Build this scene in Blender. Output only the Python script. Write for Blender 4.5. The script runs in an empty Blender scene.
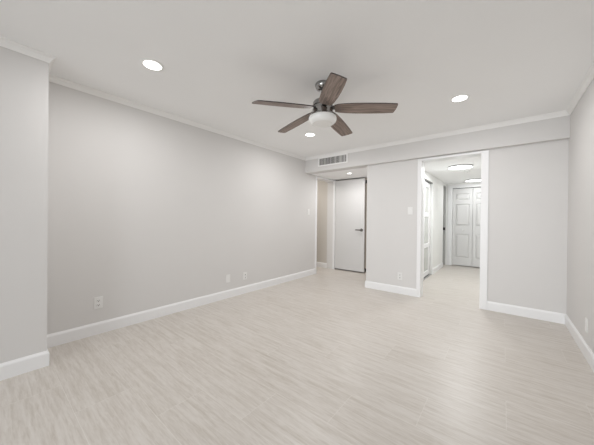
import bpy, bmesh, math, random
from mathutils import Vector, Matrix
random.seed(4)
S = bpy.context.scene
C = S.collection

# ------------------------------------------------------------------ camera
cam_d = bpy.data.cameras.new('camera')
cam_d.sensor_width = 36.0
cam_d.lens = 254.608 * 36.0 / 594.0
cam_d.shift_y = -1.94 / 594.0
cam_d.clip_start = 0.02
cam = bpy.data.objects.new('camera', cam_d)
C.objects.link(cam)
FWD = Vector((-0.62879, 0.77757, -0.00329))
RGT = Vector((0.77751, 0.62879, 0.01021))
UPV = Vector((-0.01001, -0.00386, 0.99994))
m = Matrix((RGT, UPV, -FWD)).transposed().to_4x4()
m.translation = Vector((0, 0, 1.166))
cam.matrix_world = m
S.camera = cam

# ------------------------------------------------------------------ world, exposure, window fill
S.view_settings.view_transform = 'Standard'
S.view_settings.look = 'None'
S.view_settings.gamma = 1.0
S.view_settings.use_curve_mapping = False
S.view_settings.exposure = 0.03
S.cycles.max_bounces = 12
S.cycles.diffuse_bounces = 8
S.cycles.use_denoising = True
S.cycles.sample_clamp_indirect = 6.0

w = bpy.data.worlds.new('world')
S.world = w
w.use_nodes = True
bg = w.node_tree.nodes['Background']
bg.inputs[0].default_value = (0.86, 0.93, 1.0, 1)
bg.inputs[1].default_value = 0.5

def area(name, loc, rot, sx, sy, power, col, shape='RECTANGLE', spread=math.pi):
    l = bpy.data.lights.new(name, 'AREA')
    l.shape = shape
    l.size = sx
    l.size_y = sy
    l.energy = power
    l.color = col
    l.spread = spread
    o = bpy.data.objects.new(name, l)
    o.location = loc
    o.rotation_euler = rot
    C.objects.link(o)
    return o

DAY = (0.93, 0.97, 1.0)
# added fill lamps standing in for daylight at two assumed windows behind the camera
area('window_fill', (-1.75, -3.80, 1.20), (math.radians(78), 0, 0), 1.55, 1.95, 17, DAY, 'RECTANGLE', math.radians(95))
area('window_fill', (-0.20, -3.80, 1.20), (math.radians(78), 0, 0), 1.15, 1.95, 42, DAY, 'RECTANGLE', math.radians(95))

# ------------------------------------------------------------------ materials
def mat(name, col, rough=0.5, metal=0.0, bump=0.0, bscale=200.0, emit=None, estr=0.0, spec=0.5, var=0.0, vscale=3.0):
    mt = bpy.data.materials.new(name)
    mt.use_nodes = True
    nt = mt.node_tree
    b = nt.nodes['Principled BSDF']
    b.inputs['Base Color'].default_value = (*col, 1)
    b.inputs['Roughness'].default_value = rough
    b.inputs['Metallic'].default_value = metal
    b.inputs['Specular IOR Level'].default_value = spec
    tc = nt.nodes.new('ShaderNodeTexCoord')
    if bump > 0:
        n = nt.nodes.new('ShaderNodeTexNoise')
        n.inputs['Scale'].default_value = bscale
        n.inputs['Detail'].default_value = 3
        bp = nt.nodes.new('ShaderNodeBump')
        bp.inputs['Strength'].default_value = bump
        bp.inputs['Distance'].default_value = 0.002
        nt.links.new(tc.outputs['Object'], n.inputs['Vector'])
        nt.links.new(n.outputs['Fac'], bp.inputs['Height'])
        nt.links.new(bp.outputs['Normal'], b.inputs['Normal'])
    if var > 0:
        n2 = nt.nodes.new('ShaderNodeTexNoise')
        n2.inputs['Scale'].default_value = vscale
        n2.inputs['Detail'].default_value = 4
        mx = nt.nodes.new('ShaderNodeMix')
        mx.data_type = 'RGBA'
        mx.inputs['A'].default_value = (*[c * (1 - var) for c in col], 1)
        mx.inputs['B'].default_value = (*[min(1, c * (1 + var)) for c in col], 1)
        nt.links.new(tc.outputs['Object'], n2.inputs['Vector'])
        nt.links.new(n2.outputs['Fac'], mx.inputs['Factor'])
        nt.links.new(mx.outputs['Result'], b.inputs['Base Color'])
    if emit:
        b.inputs['Emission Color'].default_value = (*emit, 1)
        b.inputs['Emission Strength'].default_value = estr
    return mt

M = {}
M['wall'] = mat('greige_wall_paint', (0.660, 0.648, 0.638), 0.75, bump=0.25, bscale=160, spec=0.25, var=0.012)
M['ceiling'] = mat('white_ceiling_paint', (0.895, 0.898, 0.898), 0.9, bump=0.25, bscale=140, spec=0.2, var=0.01)
M['trim'] = mat('white_trim_paint', (0.81, 0.81, 0.815), 0.38, spec=0.4, bump=0.03, bscale=30)
M['crown'] = mat('white_crown_paint', (0.86, 0.855, 0.845), 0.5, spec=0.3, bump=0.03, bscale=30)
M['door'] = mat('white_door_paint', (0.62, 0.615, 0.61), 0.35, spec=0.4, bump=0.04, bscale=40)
M['hall'] = mat('white_hall_paint', (0.82, 0.82, 0.805), 0.7, spec=0.25, bump=0.2, bscale=160)
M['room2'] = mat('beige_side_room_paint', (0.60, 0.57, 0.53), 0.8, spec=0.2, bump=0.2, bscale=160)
M['shade'] = mat('dark_taupe_shade', (0.30, 0.27, 0.23), 0.7, spec=0.3, bump=0.05)  # shade put into the colour: gap above the alcove door, closet insides
M['taupe'] = mat('gap_shadow_taupe', (0.52, 0.46, 0.39), 0.6, spec=0.3, bump=0.05)  # shadow of the gap beside the alcove door, put into the colour
M['plate'] = mat('white_plate_plastic', (0.765, 0.76, 0.75), 0.35, bump=0.02, bscale=60)
M['slot'] = mat('dark_slot', (0.035, 0.033, 0.03), 0.6, bump=0.02)
M['black'] = mat('black_hinge_metal', (0.025, 0.023, 0.022), 0.45, 0.6, bump=0.02)
M['nickel'] = mat('brushed_nickel', (0.36, 0.355, 0.35), 0.17, 1.0, bump=0.03, bscale=90)
M['darknickel'] = mat('dark_nickel', (0.17, 0.165, 0.16), 0.35, 0.9, bump=0.03)
M['gunmetal'] = mat('gunmetal_lever', (0.16, 0.15, 0.14), 0.35, 0.85, bump=0.03)
M['opal'] = mat('opal_glass', (0.86, 0.86, 0.85), 0.22, spec=0.5, bump=0.01, bscale=10)
M['lens'] = mat('downlight_lens', (0.9, 0.9, 0.9), 0.4, emit=(1.0, 0.985, 0.96), estr=5.0, bump=0.01)
M['lensring'] = mat('downlight_trim', (0.88, 0.88, 0.87), 0.4, bump=0.01)
M['hlens'] = mat('flush_light_lens', (0.9, 0.9, 0.9), 0.4, emit=(0.97, 1.0, 1.0), estr=2.2, bump=0.01)
M['hrim'] = mat('flush_light_rim', (0.50, 0.50, 0.50), 0.4, 0.4, bump=0.01)
M['vent'] = mat('white_vent_metal', (0.86, 0.855, 0.85), 0.45, bump=0.02)
M['slat'] = mat('grey_vent_slat', (0.62, 0.615, 0.605), 0.5, bump=0.02)
M['frost'] = mat('frosted_panel', (0.55, 0.56, 0.535), 0.25, spec=0.6, bump=0.04, bscale=20)
M['greyjamb'] = mat('jamb_shadow_grey', (0.46, 0.46, 0.45), 0.6, spec=0.3, bump=0.05)  # jamb's shadow at the hall's end, put into the colour
M['grout'] = mat('deck_concrete', (0.45, 0.44, 0.42), 0.9, bump=0.3, bscale=30)

def floor_mat():
    mt = bpy.data.materials.new('wood_look_tile')
    mt.use_nodes = True
    nt = mt.node_tree
    L = nt.links.new
    N = nt.nodes.new
    b = nt.nodes['Principled BSDF']
    tc = N('ShaderNodeTexCoord')
    sp = N('ShaderNodeSeparateXYZ')
    L(tc.outputs['Object'], sp.inputs[0])
    def mth(op, a, bb=None, c=None):
        n = N('ShaderNodeMath')
        n.operation = op
        for i, v in enumerate((a, bb, c)):
            if v is None:
                continue
            if isinstance(v, (int, float)):
                n.inputs[i].default_value = v
            else:
                L(v, n.inputs[i])
        return n.outputs[0]
    ry = mth('DIVIDE', mth('SUBTRACT', sp.outputs['Y'], 0.05), 0.30)
    row = mth('FLOOR', ry)
    fy = mth('FRACT', ry)
    rx = mth('DIVIDE', mth('SUBTRACT', mth('SUBTRACT', sp.outputs['X'], 0.027), mth('MULTIPLY', mth('SUBTRACT', row, 6.0), 0.40)), 1.20)
    col = mth('FLOOR', rx)
    fx = mth('FRACT', rx)
    # distance to the nearest joint, in metres
    dy = mth('MULTIPLY', mth('MINIMUM', fy, mth('SUBTRACT', 1.0, fy)), 0.30)
    dx = mth('MULTIPLY', mth('MINIMUM', fx, mth('SUBTRACT', 1.0, fx)), 1.20)
    dj = mth('MINIMUM', dy, dx)
    joint = mth('LESS_THAN', dj, 0.0016)
    idv = N('ShaderNodeCombineXYZ')
    L(row, idv.inputs[0]); L(col, idv.inputs[1])
    wn = N('ShaderNodeTexWhiteNoise')
    wn.noise_dimensions = '3D'
    L(idv.outputs[0], wn.inputs['Vector'])
    # grain: noise stretched along each plank
    gv = N('ShaderNodeCombineXYZ')
    L(mth('ADD', mth('MULTIPLY', sp.outputs['X'], 2.7), mth('MULTIPLY', wn.outputs['Value'], 37.0)), gv.inputs[0])
    L(mth('ADD', mth('MULTIPLY', sp.outputs['Y'], 35.0), mth('MULTIPLY', wn.outputs['Value'], 91.0)), gv.inputs[1])
    n1 = N('ShaderNodeTexNoise')
    n1.inputs['Scale'].default_value = 1.0
    n1.inputs['Detail'].default_value = 5
    n1.inputs['Roughness'].default_value = 0.62
    n1.inputs['Distortion'].default_value = 0.35
    L(gv.outputs[0], n1.inputs['Vector'])
    gv2 = N('ShaderNodeCombineXYZ')
    L(mth('ADD', mth('MULTIPLY', sp.outputs['X'], 14.0), mth('MULTIPLY', wn.outputs['Value'], 17.0)), gv2.inputs[0])
    L(mth('MULTIPLY', sp.outputs['Y'], 110.0), gv2.inputs[1])
    n2 = N('ShaderNodeTexNoise')
    n2.inputs['Scale'].default_value = 1.0
    n2.inputs['Detail'].default_value = 4
    n2.inputs['Distortion'].default_value = 0.8
    L(gv2.outputs[0], n2.inputs['Vector'])
    g = mth('ADD', mth('MULTIPLY', n1.outputs['Fac'], 0.66), mth('MULTIPLY', n2.outputs['Fac'], 0.34))
    g = mth('ADD', g, mth('MULTIPLY', mth('SUBTRACT', wn.outputs['Value'], 0.5), 0.045))
    cr = N('ShaderNodeValToRGB')
    e = cr.color_ramp.elements
    e[0].position = 0.28; e[0].color = (0.440, 0.394, 0.342, 1)
    e[1].position = 0.72; e[1].color = (0.635, 0.605, 0.572, 1)
    k = cr.color_ramp.elements.new(0.45); k.color = (0.528, 0.488, 0.446, 1)
    k = cr.color_ramp.elements.new(0.54); k.color = (0.578, 0.541, 0.501, 1)
    L(g, cr.inputs['Fac'])
    mx = N('ShaderNodeMix')
    mx.data_type = 'RGBA'
    L(mth('MULTIPLY', joint, 0.35), mx.inputs['Factor'])
    L(cr.outputs['Color'], mx.inputs['A'])
    mx.inputs['B'].default_value = (0.74, 0.72, 0.69, 1)
    L(mx.outputs['Result'], b.inputs['Base Color'])
    b.inputs['Roughness'].default_value = 0.36
    b.inputs['Specular IOR Level'].default_value = 0.42
    bp = N('ShaderNodeBump')
    bp.inputs['Strength'].default_value = 0.25
    bp.inputs['Distance'].default_value = 0.001
    L(mth('SUBTRACT', mth('MULTIPLY', g, 0.6), mth('MULTIPLY', joint, 0.5)), bp.inputs['Height'])
    L(bp.outputs['Normal'], b.inputs['Normal'])
    return mt
M['floor'] = floor_mat()

def blade_mat():
    mt = bpy.data.materials.new('weathered_wood_blade')
    mt.use_nodes = True
    nt = mt.node_tree
    L = nt.links.new
    N = nt.nodes.new
    b = nt.nodes['Principled BSDF']
    tc = N('ShaderNodeTexCoord')
    mp = N('ShaderNodeMapping')
    mp.inputs['Scale'].default_value = (5, 75, 20)
    L(tc.outputs['Object'], mp.inputs['Vector'])
    n = N('ShaderNodeTexNoise')
    n.inputs['Scale'].default_value = 1.0
    n.inputs['Detail'].default_value = 6
    n.inputs['Distortion'].default_value = 0.9
    L(mp.outputs[0], n.inputs['Vector'])
    cr = N('ShaderNodeValToRGB')
    e = cr.color_ramp.elements
    e[0].position = 0.32; e[0].color = (0.130, 0.096, 0.080, 1)
    e[1].position = 0.74; e[1].color = (0.400, 0.312, 0.268, 1)
    L(n.outputs['Fac'], cr.inputs['Fac'])
    L(cr.outputs['Color'], b.inputs['Base Color'])
    b.inputs['Roughness'].default_value = 0.5
    return mt
M['blade'] = blade_mat()
M['bladeedge'] = mat('dark_blade_edge', (0.055, 0.045, 0.042), 0.5, bump=0.03)

def glass_mat():
    mt = bpy.data.materials.new('window_glass')
    mt.use_nodes = True
    nt = mt.node_tree
    nt.nodes.remove(nt.nodes['Principled BSDF'])
    out = nt.nodes['Material Output']
    t = nt.nodes.new('ShaderNodeBsdfTransparent')
    g = nt.nodes.new('ShaderNodeBsdfGlossy')
    g.inputs['Roughness'].default_value = 0.02
    mx = nt.nodes.new('ShaderNodeMixShader')
    mx.inputs[0].default_value = 0.06
    nt.links.new(t.outputs[0], mx.inputs[1])
    nt.links.new(g.outputs[0], mx.inputs[2])
    nt.links.new(mx.outputs[0], out.inputs['Surface'])
    return mt
M['glass'] = glass_mat()

# ------------------------------------------------------------------ helpers
def box(bm, x0, x1, y0, y1, z0, z1, bev=0.0, mi=0, mtx=None):
    r = bmesh.ops.create_cube(bm, size=1.0)
    vs = r['verts']
    for v in vs:
        v.co = Vector((x0 + (v.co.x + .5) * (x1 - x0), y0 + (v.co.y + .5) * (y1 - y0), z0 + (v.co.z + .5) * (z1 - z0)))
    fs = set(f for v in vs for f in v.link_faces)
    if bev > 0:
        es = set(e for v in vs for e in v.link_edges)
        rr = bmesh.ops.bevel(bm, geom=list(es), offset=bev, segments=2, profile=0.6, affect='EDGES')
        fs = set(rr['faces']) | set(f for f in fs if f.is_valid)
        vs = list(set(v for f in fs for v in f.verts))
    for f in fs:
        f.material_index = mi
    if mtx is not None:
        for v in set(v for f in fs for v in f.verts):
            v.co = mtx @ v.co
    return list(fs)

def lathe(bm, prof, seg=40, mtx=None, mi=0, capa=True, capb=True):
    rings = []
    for r, z in prof:
        rings.append([bm.verts.new((r * math.cos(2 * math.pi * i / seg), r * math.sin(2 * math.pi * i / seg), z)) for i in range(seg)])
    fs = []
    for a, bq in zip(rings, rings[1:]):
        for i in range(seg):
            j = (i + 1) % seg
            fs.append(bm.faces.new((a[i], a[j], bq[j], bq[i])))
    if capa:
        fs.append(bm.faces.new(list(reversed(rings[0]))))
    if capb:
        fs.append(bm.faces.new(rings[-1]))
    for f in fs:
        f.material_index = mi
        f.smooth = True
    if mtx is not None:
        for rg in rings:
            for v in rg:
                v.co = mtx @ v.co
    return fs

def sweep(bm, path, prof, closed=False):
    """profile points (d, z): d to the left of the 2-D path, z up; mitred corners, capped ends."""
    n = len(path)
    pts = [Vector(p) for p in path]
    offs = []
    for i in range(n):
        dirs = []
        if closed or i > 0:
            dirs.append((pts[i] - pts[i - 1]).normalized())
        if closed or i < n - 1:
            dirs.append((pts[(i + 1) % n] - pts[i]).normalized())
        nr = [Vector((-q.y, q.x)) for q in dirs]
        if len(nr) == 1:
            offs.append(nr[0])
        else:
            s = nr[0] + nr[1]
            offs.append(s / (1.0 + nr[0].dot(nr[1])))
    rings = [[bm.verts.new((p.x + o.x * d, p.y + o.y * d, z)) for d, z in prof] for p, o in zip(pts, offs)]
    k = len(prof)
    rng = range(n) if closed else range(n - 1)
    for i in rng:
        a, bq = rings[i], rings[(i + 1) % n]
        for j in range(k):
            jj = (j + 1) % k
            bm.faces.new((a[j], bq[j], bq[jj], a[jj]))
    if not closed:
        bm.faces.new(rings[0])
        bm.faces.new(list(reversed(rings[-1])))

def obj(name, bm, mats, parent=None, smooth=None):
    bmesh.ops.recalc_face_normals(bm, faces=bm.faces[:])
    me = bpy.data.meshes.new(name)
    bm.to_mesh(me)
    bm.free()
    for mm in (mats if isinstance(mats, (list, tuple)) else [mats]):
        me.materials.append(mm)
    if smooth:
        for p in me.polygons:
            p.use_smooth = True
        me.set_sharp_from_angle(angle=math.radians(smooth))
    o = bpy.data.objects.new(name, me)
    C.objects.link(o)
    if parent:
        o.parent = parent
    return o

def B(): return bmesh.new()

def struct(name, bm, mats, label=None, cat=None, smooth=None):
    o = obj(name, bm, mats, None, smooth)
    o['kind'] = 'structure'
    if label: o['label'] = label
    if cat: o['category'] = cat
    return o

def root(name, label, cat, loc, rot=(0, 0, 0), group=None, kind=None):
    o = bpy.data.objects.new(name, None)
    o.empty_display_size = 0.1
    o.location = loc
    o.rotation_euler = rot
    C.objects.link(o)
    o['label'] = label
    o['category'] = cat
    if group: o['group'] = group
    if kind: o['kind'] = kind
    return o

def dup(r, loc, rot, label):
    n = r.copy(); C.objects.link(n)
    n.location = loc; n.rotation_euler = rot; n['label'] = label
    for ch in list(r.children):
        c = ch.copy(); C.objects.link(c); c.parent = n
        for g in list(ch.children):
            d = g.copy(); C.objects.link(d); d.parent = c
    return n

# ------------------------------------------------------------------ room dimensions (metres)
XL, XC, XR = -3.150, -2.777, 0.576      # left wall, projecting left wall, right wall
YB, YS, YR = 4.209, 4.149, -3.60          # back wall, beam face above it, wall behind the camera
YC = 0.323                                # where the projecting left wall steps back
H = 2.425
XP = -1.845                               # left end of the back wall partition
ZS = 2.122                                # alcove ceiling and beam underside there
ZB = 2.122                                # beam underside above the back wall
ZO = 2.080                                # door openings
YE = 5.42                                 # end of the alcove
DX0, DX1 = -0.968, -0.234                 # cased opening
HX = -1.193                               # hall left wall
HY = 7.84                                 # hall end wall
HZ = 2.16                                 # hall ceiling
T = 0.12

# ------------------------------------------------------------------ shell
bm = B(); box(bm, -5.0, 1.6, YR - 0.12, 8.1, -0.10, 0.0)
struct('floor', bm, M['floor'], 'pale wood-look plank tile floor running through room and hall', 'floor')
bm = B(); box(bm, XL - 0.17, XR + T, YR - 0.12, YS + 0.02, H, H + 0.10)
struct('ceiling', bm, M['ceiling'], 'smooth white ceiling of the main room', 'ceiling')
bm = B(); box(bm, XR, XR + T, YR - 0.12, YB + 0.14, 0, H)
struct('wall_right', bm, M['wall'], 'plain greige wall on the right', 'wall')
bm = B()
box(bm, XP, DX0 - 0.018, YB, YB + 0.14, 0, ZB)
box(bm, DX1 + 0.018, XR, YB, YB + 0.14, 0, ZB)
box(bm, DX0 - 0.018, DX1 + 0.018, YB, YB + 0.14, ZO + 0.018, ZB)
struct('wall_back', bm, M['wall'], 'greige back wall with a cased opening to the hall', 'wall')
bm = B(); box(bm, XL, XP, YS, YB + 0.14, ZS, H); box(bm, XP, XR, YS, YB + 0.14, ZB, H)
struct('wall_beam', bm, M['wall'], 'dropped beam along the top of the back wall', 'wall')
bm = B()
box(bm, XL - 0.17, XL, YC - 0.1, 4.553, 0, H)
box(bm, XL - 0.17, XL, 4.553, 5.264, ZO + 0.012, H)
box(bm, XL - 0.17, XL, 5.270, YE + 0.1, 0, H)
struct('wall_left', bm, M['wall'], 'long greige left wall', 'wall')
bm = B(); box(bm, XL - 0.17, XC, YR - 0.12, YC, 0, H)
struct('wall_projection', bm, M['wall'], 'projecting section of the left wall nearest the camera', 'wall')
# alcove
bm = B(); box(bm, XL, XP, YB + 0.14, YE, ZS, ZS + 0.08)
struct('ceiling_alcove', bm, M['ceiling'], 'low white ceiling of the door alcove', 'ceiling')
bm = B()
box(bm, XL, XP + 0.12, YE, YE + 0.1, 0, ZS + 0.08)
box(bm, XP, XP + 0.12, YB + 0.14, YE, 0, ZS + 0.08)
struct('wall_alcove', bm, M['wall'], 'greige end wall of the alcove behind the open door', 'wall')
# side room seen through the opening in the left wall
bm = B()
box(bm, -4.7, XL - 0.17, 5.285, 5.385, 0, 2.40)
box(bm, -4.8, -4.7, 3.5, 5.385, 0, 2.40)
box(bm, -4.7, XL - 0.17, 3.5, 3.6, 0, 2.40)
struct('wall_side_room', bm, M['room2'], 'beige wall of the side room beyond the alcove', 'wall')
bm = B(); box(bm, -4.8, XL - 0.17, 3.5, 5.385, 2.40, 2.48)
struct('ceiling_side_room', bm, M['ceiling'], 'ceiling of the side room', 'ceiling')
# hall
bm = B()
box(bm, HX - T, HX, YB + 0.14, 4.75, 0, HZ)
box(bm, HX - T, HX, 4.75, 6.18, 2.00, HZ)
box(bm, HX - T, HX, 6.18, 7.43, 0, HZ)
box(bm, HX - T, HX, 7.43, 7.82, 2.10, HZ)
struct('wall_hall_left', bm, M['hall'], 'white left wall of the hall with the closet opening', 'wall')
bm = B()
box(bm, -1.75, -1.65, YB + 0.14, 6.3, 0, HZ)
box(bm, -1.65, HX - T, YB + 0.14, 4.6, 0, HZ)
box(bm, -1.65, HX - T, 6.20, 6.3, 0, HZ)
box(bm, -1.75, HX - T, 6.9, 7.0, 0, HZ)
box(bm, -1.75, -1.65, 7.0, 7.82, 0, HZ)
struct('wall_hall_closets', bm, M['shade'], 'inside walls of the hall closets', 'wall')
bm = B()
box(bm, -1.75, -1.045, HY, HY + 0.12, 0, HZ)
box(bm, -0.16, 0.50, HY, HY + 0.12, 0, HZ)
box(bm, -1.045, -0.16, HY, HY + 0.12, 2.04, HZ)
box(bm, -1.15, -0.05, HY + 0.22, HY + 0.26, 0, HZ)
struct('wall_hall_end', bm, M['hall'], 'white end wall of the hall around the closet doors', 'wall')
bm = B(); box(bm, 0.38, 0.50, YB + 0.14, HY, 0, HZ)
struct('wall_hall_right', bm, M['hall'], 'white right wall of the hall', 'wall')
bm = B(); box(bm, -1.75, 0.50, YB + 0.14, HY + 0.26, HZ, HZ + 0.08)
struct('ceiling_hall', bm, M['ceiling'], 'low white ceiling of the hall', 'ceiling')

# unseen wall behind the camera; its two windows are assumed, added for the light
bm = B()
W1, W2 = (-2.55, -0.95), (-0.80, 0.40)
box(bm, XC, W1[0], YR - T, YR, 0, H)
box(bm, W1[0], W1[1], YR - T, YR, 0, 0.20); box(bm, W1[0], W1[1], YR - T, YR, 2.20, H)
box(bm, W1[1], W2[0], YR - T, YR, 0, H)
box(bm, W2[0], W2[1], YR - T, YR, 0, 0.20); box(bm, W2[0], W2[1], YR - T, YR, 2.20, H)
box(bm, W2[1], XR, YR - T, YR, 0, H)
struct('wall_rear', bm, M['wall'], 'greige wall with two assumed windows behind the camera', 'wall')
for i, (a, b_) in enumerate((W1, W2)):
    r = root('window_%d' % (i + 1), ('wide' if i == 0 else 'narrow') + ' white framed window assumed behind the camera as a light source', 'window', ((a + b_) / 2, YR - 0.06, 0.20), kind='structure')
    hw = (b_ - a) / 2
    bm = B()
    box(bm, -hw, -hw + .05, -.03, .03, 0, 2.0); box(bm, hw - .05, hw, -.03, .03, 0, 2.0)
    box(bm, -hw + .05, hw - .05, -.03, .03, 0, .05); box(bm, -hw + .05, hw - .05, -.03, .03, 1.95, 2.0)
    box(bm, -.02, .02, -.025, .025, .05, 1.95)
    obj('window_frame', bm, M['trim'], r)
    bm = B(); box(bm, -hw + .05, -.02, -.004, .004, .05, 1.95); box(bm, .02, hw - .05, -.004, .004, .05, 1.95)
    obj('window_pane', bm, M['glass'], r)

# ------------------------------------------------------------------ trim
CR = [(0.0, H - 0.052), (0.006, H - 0.052), (0.008, H - 0.044), (0.014, H - 0.036), (0.024, H - 0.018), (0.034, H - 0.010), (0.038, H - 0.006), (0.038, H), (0.0, H)]
bm = B()
sweep(bm, [(XR, YR), (XR, YS), (XL, YS), (XL, YC), (XC, YC), (XC, YR)], CR)
struct('trim_crown', bm, M['crown'], 'slim white crown moulding around the ceiling', 'moulding')
BH = 0.118
BP = [(0.0, 0.0), (0.014, 0.0), (0.014, BH - 0.022), (0.011, BH - 0.012), (0.007, BH - 0.006), (0.005, BH), (0.0, BH)]
for nm, path, lab in (
        ('baseboard_right', [(XR, YR), (XR, YB - 0.014)], 'white baseboard along the right wall'),
        ('baseboard_back', [(XR, YB), (DX1 + 0.082, YB)], 'white baseboard right of the hall opening'),
        ('baseboard_partition', [(DX0 - 0.056, YB), (XP, YB), (XP, YE - 0.02)], 'white baseboard left of the hall opening'),
        ('baseboard_left', [(XL, 4.515), (XL, YC), (XC, YC), (XC, YR)], 'white baseboard along the left wall'),
        ('baseboard_side_room', [(XL - 0.17, 5.285), (-4.7, 5.285)], 'white baseboard in the side room'),
        ('baseboard_hall', [(HX, 7.40), (HX, 6.20)], 'white baseboard in the hall'),
):
    bm = B(); sweep(bm, path, BP)
    struct(nm, bm, M['trim'], lab, 'baseboard')
# cased opening to the hall: flat casings and jamb lining
bm = B()
y0, y1 = YB - 0.016, YB + 0.152
box(bm, DX0 - 0.056, DX0, y0, YB, 0, ZO + 0.03, 0.003)
box(bm, DX1, DX1 + 0.082, y0, YB, 0, ZO + 0.03, 0.003)
box(bm, DX0, DX1, y0, YB, ZO, ZO + 0.03, 0.003)
box(bm, DX0 - 0.018, DX0, YB, y1, 0, ZO + 0.018)
box(bm, DX1, DX1 + 0.018, YB, y1, 0, ZO + 0.018)
box(bm, DX0, DX1, YB, y1, ZO, ZO + 0.018)
struct('trim_hall_opening', bm, M['trim'], 'white casing around the opening to the hall', 'casing')
# opening in the left wall
bm = B()
box(bm, XL - 0.172, XL + 0.010, 4.553, 4.573, 0, ZO)
box(bm, XL, XL + 0.010, 4.520, 4.553, 0, ZO + 0.03)
box(bm, XL - 0.172, XL + 0.010, 4.553, 5.264, ZO, ZO + 0.012)
box(bm, XL, XL + 0.010, 4.553, 5.264, ZO + 0.012, ZO + 0.03)
box(bm, XL - 0.004, XL + 0.046, 5.262, 5.300, 0, ZO + 0.03)
struct('trim_side_opening', bm, M['trim'], 'white jamb around the opening in the left wall', 'casing')
# end of alcove: jamb coloured as the gap's shadow, two black hinges, seen past the door's edge
r = root('trim_alcove_jamb', 'jamb in shadow taupe in the gap beside the white door', 'jamb', (-2.36, YE, 0), kind='structure')
bm = B(); box(bm, -.10, .06, -.035, -.001, 0, 2.099)
obj('jamb_board', bm, M['taupe'], r)
bm = B(); box(bm, -.74, .06, -.030, -.001, 2.10, 2.1205)  # dark board painting the shade in the gap above the door
obj('gap_shade_board', bm, M['shade'], r)
for z in (1.99, 0.02):
    bm = B(); box(bm, -.06, .0, -.052, -.036, z, z + .075, .003)
    lathe(bm, [(.008, z - .004), (.008, z + .079)], 12, Matrix.Translation((-.03, -.056, 0)))
    o = obj('hinge', bm, M['black'], r); o['label'] = 'black metal hinge'

# ------------------------------------------------------------------ doors
# white flush door, swung open across the end of the alcove
r = root('door_1', 'plain white flush door with a dark lever handle, open in the alcove', 'door', (XL + 0.050, 5.274, 0.0), kind='structure')
bm = B(); box(bm, 0, .734, 0, .040, .024, 2.094, .003)
obj('door_panel', bm, M['door'], r)
bm = B()
rx = Matrix.Translation((.672, 0, .953)) @ Matrix.Rotation(math.radians(90), 4, 'X')
lathe(bm, [(.034, -.004), (.034, .006), (.028, .011), (.012, .013), (.011, .050)], 24, rx)
box(bm, .550, .684, -.064, -.040, .940, .966, .006)
o = obj('lever_handle', bm, M['gunmetal'], r, 40); o['label'] = 'dark metal lever handle'
for z in (.25, 1.05, 1.85):
    bm = B(); lathe(bm, [(.006, z), (.006, z + .09)], 12, Matrix.Translation((-.006, -.004, 0)))
    obj('hinge', bm, M['door'], r)

# panelled leaf builder (hall closet at the end)
def raised_leaf(bm, x0, x1, z0, z1, t, rows):
    st = .060
    box(bm, x0, x1, .018, t, z0, z1)
    box(bm, x0, x0 + st, 0, .0181, z0, z1); box(bm, x1 - st, x1, 0, .0181, z0, z1)
    zs = [z0] + [q for rr in rows for q in rr] + [z1]
    for a, b_ in zip(zs[0::2], zs[1::2]):
        box(bm, x0 + st, x1 - st, 0, .0181, a, b_)
    for a, b_ in rows:
        g = .022
        fx0, fx1 = x0 + st + g, x1 - st - g
        # raised field with sloped edges
        vs = [bm.verts.new(p) for p in ((x0 + st + .008, .0181, a + .008), (x1 - st - .008, .0181, a + .008), (x1 - st - .008, .0181, b_ - .008), (x0 + st + .008, .0181, b_ - .008),
                                        (fx0 + .02, .002, a + g + .02), (fx1 - .02, .002, a + g + .02), (fx1 - .02, .002, b_ - g - .02), (fx0 + .02, .002, b_ - g - .02))]
        bm.faces.new(vs[4:8])
        for i in range(4):
            j = (i + 1) % 4
            bm.faces.new((vs[i], vs[j], vs[4 + j], vs[4 + i]))
rt = root('door_2', 'white panelled bifold closet doors at the end of the hall', 'door', (-1.04, HY + 0.015, 0), kind='structure')
for i in range(2):
    bm = B()
    raised_leaf(bm, .440 * i + .002, .440 * i + .436, .02, 2.025, .034, [(.22, .84), (1.05, 1.62), (1.72, 1.90)])
    obj('door_leaf', bm, M['door'], rt)
bm = B(); lathe(bm, [(.008, -.002), (.008, .014), (.016, .020), (.018, .028), (.012, .034)], 20, Matrix.Translation((.235, 0, .945)) @ Matrix.Rotation(math.radians(90), 4, 'X'))
obj('knob', bm, M['plate'], rt, 40)
bm = B(); box(bm, 0, .88, .004, .03, 2.027, 2.039)
obj('top_track', bm, M['slot'], rt)
bm = B()
box(bm, -1.150, -1.045, HY - .014, HY, 0, 2.12, .003); box(bm, -.16, -.07, HY - .014, HY, 0, 2.12, .003)
box(bm, -1.045, -.16, HY - .014, HY, 2.04, 2.12, .003)
struct('trim_closet', bm, M['trim'], 'white casing around the hall end closet', 'casing')
# sliding closet doors on the left of the hall
def slider(y0, y1, xx, first):
    r = root('door_3' if first else 'door_4', ('nearer' if first else 'farther') + ' white sliding closet door with frosted panels on the left of the hall', 'door', (xx, y0, .02), kind='structure')
    Wd = y1 - y0
    hh = 1.955
    bm = B()
    st = .105
    sn = .105 if first else .28
    box(bm, -.018, .018, 0, sn, 0, hh, .003); box(bm, -.018, .018, Wd - st, Wd, 0, hh, .003)
    for za, zb in ((0, .10), (.59, .68), (1.235, 1.325), (hh - .10, hh)):
        box(bm, -.017, .017, sn - .002, Wd - st + .002, za, zb, .003)
    obj('frame', bm, M['trim'], r)
    for za, zb in ((.10, .59), (.68, 1.235), (1.325, hh - .10)):
        bm = B(); box(bm, -.005, .005, sn - .004, Wd - st + .004, za - .004, zb + .004)
        obj('panel', bm, M['frost'], r)
slider(4.76, 5.45, HX - .020, True)
slider(5.36, 6.14, HX - .062, False)
bm = B(); box(bm, HX - .11, HX - .006, 4.75, 6.18, 1.982, 2.001)
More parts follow.
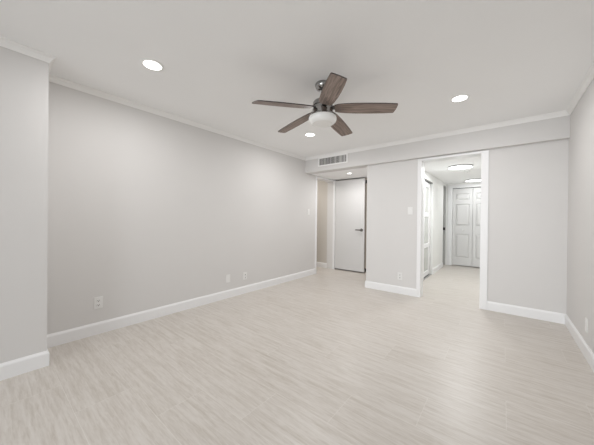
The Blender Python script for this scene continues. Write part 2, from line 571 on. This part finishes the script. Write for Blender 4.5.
struct('trim_track', bm, M['darknickel'], 'dark track above the sliding closet doors', 'track')
bm = B(); box(bm, HX - .10, HX - .006, 4.75, 6.18, 0, .010)
struct('trim_sill', bm, M['nickel'], 'metal floor guide under the sliding closet doors', 'track')
# far jamb of the narrow opening near the hall's end, its shadow painted grey
r = root('trim_latch_jamb', 'jamb in shadow grey with a dark latch plate at the far left of the hall', 'jamb', (HX - .06, 7.80, 0), kind='structure')
bm = B(); box(bm, -.06, .06, -.02, .03, 0, 2.10)
obj('jamb_board', bm, M['greyjamb'], r)
bm = B(); box(bm, .0, .055, -.026, -.0195, .93, 1.0, .002)
obj('latch_plate', bm, M['black'], r)

# ------------------------------------------------------------------ ceiling fan
FX, FY = -1.305, 1.974
fan = root('ceiling_fan', 'five-blade ceiling fan with weathered wood blades and a white dome light', 'ceiling fan', (FX, FY, H))
bm = B(); lathe(bm, [(.066, 0), (.072, -.010), (.072, -.026), (.066, -.042), (.052, -.058), (.034, -.067), (.020, -.070)], 40)
obj('canopy', bm, M['nickel'], fan, 40)
bm = B(); lathe(bm, [(.0125, -.06), (.0125, -.165)], 20)
lathe(bm, [(.020, -.125), (.024, -.132), (.024, -.160), (.034, -.168)], 24)
obj('downrod', bm, M['darknickel'], fan, 40)
bm = B(); lathe(bm, [(.030, -.152), (.058, -.156), (.080, -.164), (.090, -.176), (.093, -.196), (.092, -.206), (.088, -.210)], 48)
lathe(bm, [(.084, -.209), (.084, -.232)], 48)
lathe(bm, [(.088, -.231), (.094, -.235), (.094, -.284), (.104, -.292)], 48)
mh = obj('motor_housing', bm, M['nickel'], fan, 35)
bm = B(); lathe(bm, [(.104, -.289), (.120, -.294), (.125, -.300), (.125, -.308), (.121, -.312)], 48)
obj('light_ring', bm, M['nickel'], fan, 35)
bm = B(); lathe(bm, [(.121, -.308), (.128, -.320), (.129, -.334), (.124, -.350), (.112, -.363), (.098, -.371), (.090, -.374), (.086, -.371), (.078, -.372), (.050, -.375), (.006, -.376)], 56)
o = obj('light_dome', bm, M['opal'], fan, 50); o['label'] = 'white frosted glass dome'

# blade outline (x outward, y across) and pitch
def blade_bm():
    out = [(.112, -.046), (.150, -.060), (.200, -.067), (.300, -.072), (.420, -.073), (.540, -.071), (.638, -.066), (.648, -.060),
           (.649, -.040), (.641, .010), (.628, .052), (.620, .058), (.540, .065), (.420, .070), (.300, .070), (.200, .065), (.150, .058), (.112, .046)]
    bm = B()
    h = .004
    top = [bm.verts.new((x, y, h)) for x, y in out]
    bot = [bm.verts.new((x, y, -h)) for x, y in out]
    f = bm.faces.new(top); f.material_index = 0
    f = bm.faces.new(list(reversed(bot))); f.material_index = 0
    n = len(out)
    for i in range(n):
        j = (i + 1) % n
        f = bm.faces.new((bot[i], bot[j], top[j], top[i])); f.material_index = 1
    return bm
ZBL = -.228
blade_me = arm_me = None
for k in range(5):
    ang = math.radians(241.6 - 72 * k)
    if k == 0:
        b0 = obj('blade', blade_bm(), [M['blade'], M['bladeedge']], fan)
        bm = B()
        box(bm, .076, .150, -.026, .026, .003, .013, .003)
        box(bm, .140, .210, -.034, .034, .004, .011, .002)
        for sx, sy in ((.165, -.018), (.165, .018), (.195, 0)):
            lathe(bm, [(.006, -.007), (.005, -.009)], 10, Matrix.Translation((sx, sy, 0)))
        a0 = obj('blade_arm', bm, M['darknickel'], b0)
        bl = b0
    else:
        bl = b0.copy(); C.objects.link(bl); bl.parent = fan
        aa = a0.copy(); C.objects.link(aa); aa.parent = bl
    bl.matrix_local = Matrix.Translation((0, 0, ZBL)) @ Matrix.Rotation(ang, 4, 'Z') @ Matrix.Rotation(math.radians(5.2), 4, 'Y') @ Matrix.Rotation(math.radians(-12), 4, 'X')

# ------------------------------------------------------------------ recessed downlights
def downlight(loc, label, power, first=None, r_=.072, zoff=0.0):
    if first is None:
        r = root('recessed_light', label, 'ceiling light', loc, group='round recessed ceiling lights')
        bm = B(); lathe(bm, [(.066, -.001), (.086, -.001), (.086, -.004), (.080, -.007), (.066, -.006)], 40, capa=False, capb=False)
        vs = bm.verts[:]
        bm.faces.ensure_lookup_table()
        o = obj('trim_ring', bm, M['lensring'], r, 50)
        bm = B(); lathe(bm, [(.0665, -.001), (.0665, -.0045), (.055, -.006), (.002, -.0065)], 40)
        obj('lens', bm, M['lens'], r, 50)
    else:
        r = dup(first, loc, (0, 0, 0), label)
    area('downlight_lamp', (loc[0], loc[1], loc[2] - .012), (0, 0, 0), .13, .13, power, (1.0, .99, .98), 'DISK')
    return r
k_ = (H - 1.166) / (2.44 - 1.166)
PW = 11.5
d0 = downlight((-2.275 * k_, .885 * k_, H), 'round recessed light at upper left of the ceiling, nearest the long left wall', PW)
downlight((-.36 * k_, 3.10 * k_, H), 'round recessed light right of the fan, nearest the right wall', PW, d0)
downlight((-2.249 * k_, 3.074 * k_, H), 'round recessed light just below the fan dome in view', PW, d0)
da = downlight((-2.43, 4.68, ZS), 'small recessed light in the low alcove ceiling above the white door', 8.0, d0)
da.scale = (.62, .62, 1)

# added unseen fill light that brightens the side room
area('side_room_fill', (-4.0, 4.5, 2.36), (0, 0, 0), .3, .3, 11, (1.0, .96, .90), 'DISK')

# hall flush lights
def flush(loc, label, first, pa, pg):
    if first is None:
        r = root('flush_light', label, 'ceiling light', loc, group='round flush lights on the hall ceiling')
        bm = B(); lathe(bm, [(.190, 0), (.195, -.004), (.195, -.020), (.188, -.022)], 48)
        obj('rim', bm, M['hrim'], r, 40)
        bm = B(); lathe(bm, [(.186, -.021), (.184, -.027), (.150, -.031), (.003, -.033)], 48)
        obj('lens', bm, M['hlens'], r, 50)
    else:
        r = dup(first, loc, (0, 0, 0), label)
    area('flush_light_lamp', (loc[0], loc[1], loc[2] - .04), (0, 0, 0), .36, .36, pa, (.98, 1.0, 1.0), 'DISK')
    l = bpy.data.lights.new('flush_light_glow', 'POINT')
    l.energy = pg
    l.color = (.98, 1.0, 1.0)
    l.shadow_soft_size = .10
    o = bpy.data.objects.new('flush_light_glow', l)
    o.location = (loc[0], loc[1], loc[2] - .20)
    C.objects.link(o)
    return r
f0 = flush((-.61, 5.42, HZ), 'round flush light on the hall ceiling, nearer the opening', None, 20, 1.4)
flush((-.53, 7.35, HZ), 'round flush light on the hall ceiling, above the closet doors at the end', f0, 5.0, .7)
sd = root('smoke_detector', 'small pale round smoke detector beside the nearer hall ceiling light', 'smoke detector', (-.545, 5.925, HZ))
bm = B(); lathe(bm, [(.055, 0), (.055, -.018), (.048, -.030), (.020, -.034)], 32)
obj('housing', bm, M['plate'], sd, 40)
bm = B(); lathe(bm, [(.016, -.033), (.014, -.037)], 20)
obj('test_button', bm, M['hrim'], sd)

# ------------------------------------------------------------------ air vent on the beam
vt = root('air_vent', 'white framed air vent grille with grey bars on the beam above the alcove', 'air vent', (-2.512, YS, 2.294))
vw, vh = .318, .083
bm = B()
box(bm, -vw, vw, -.010, -.001, vh - .020, vh, .002); box(bm, -vw, vw, -.010, -.001, -vh, -vh + .020, .002)
box(bm, -vw, -vw + .022, -.010, -.001, -vh + .019, vh - .019); box(bm, vw - .022, vw, -.010, -.001, -vh + .019, vh - .019)
obj('frame', bm, M['vent'], vt)
bm = B(); box(bm, -vw + .02, vw - .02, -.003, -.001, -vh + .018, vh - .018)
obj('duct_backing', bm, M['slot'], vt)
bm = B()
n = 22
rv = random.Random(7)
for i in range(n):
    x = -vw + .022 + (i + .5) * (2 * vw - .044) / n
    wd = rv.uniform(.0035, .0095)
    box(bm, x - wd, x + wd, -.0085, -.004, -vh + .019, vh - .019)
obj('grille_bars', bm, M['slat'], vt)

# ------------------------------------------------------------------ wall plates (built facing -Y, then turned to their wall)
FL = (0, 0, math.radians(90))      # on the left wall, facing +x
FB = (0, 0, 0)                     # on the back wall, facing -y
FR = (0, 0, math.radians(-90))     # on the right wall, facing -x
def plate_mesh():
    bm = B(); box(bm, -.036, .036, -.006, 0, -.058, .058, .0022)
    return bm
def outlet(loc, rot, label):
    r = root('wall_outlet', label, 'outlet', loc, rot, 'duplex wall outlets')
    obj('cover_plate', plate_mesh(), M['plate'], r)
    for s in (-1, 1):
        bm = B(); box(bm, -.0165, .0165, -.0085, -.0055, s * .0215 - .0145, s * .0215 + .0145, .001)
        sk = obj('socket', bm, M['plate'], r)
        bm = B()
        for sx in (-1, 1):
            box(bm, sx * .0065 - .0016, sx * .0065 + .0016, -.0092, -.0083, s * .0215 - .003, s * .0215 + .0075)
        box(bm, -.0036, .0036, -.0092, -.0083, s * .0215 - .0115, s * .0215 - .0045)
        obj('slot', bm, M['slot'], sk)
    return r
o1 = outlet((XL, .737, .314), FL, 'white outlet low on the left wall, nearest the projecting corner')
dup(o1, (XL, 2.607, .274), FL, 'white outlet low on the left wall, farther of the pair near its middle')
dup(o1, (-1.272, YB, .280), FB, 'white outlet low on the back wall left of the hall opening')
def blank(loc, rot, label):
    r = root('blank_plate', label, 'wall plate', loc, rot, 'blank wall plates')
    obj('cover_plate', plate_mesh(), M['plate'], r)
    for z in (-.042, .042):
        bm = B(); lathe(bm, [(.0035, .0055), (.003, .0072)], 10, Matrix.Translation((0, 0, z)) @ Matrix.Rotation(math.radians(90), 4, 'X'))
        obj('screw', bm, M['plate'], r)
    return r
b1 = blank((XL, 2.288, .287), FL, 'blank white plate low on the left wall, nearer of the pair near its middle')
dup(b1, (XR, 3.305, .277), FR, 'blank white plate low on the right wall')
def switch(loc, rot, label):
    r = root('light_switch', label, 'light switch', loc, rot, 'white rocker light switches')
    obj('cover_plate', plate_mesh(), M['plate'], r)
    bm = B(); box(bm, -.0165, .0165, -.0095, -.0055, -.033, .033, .0015)
    obj('rocker', bm, M['plate'], r)
    return r
s1 = switch((XL, 4.272, 1.333), FL, 'white light switch on the left wall by the alcove opening')
dup(s1, (-1.128, YB, 1.325), FB, 'white light switch on the back wall beside the hall opening')
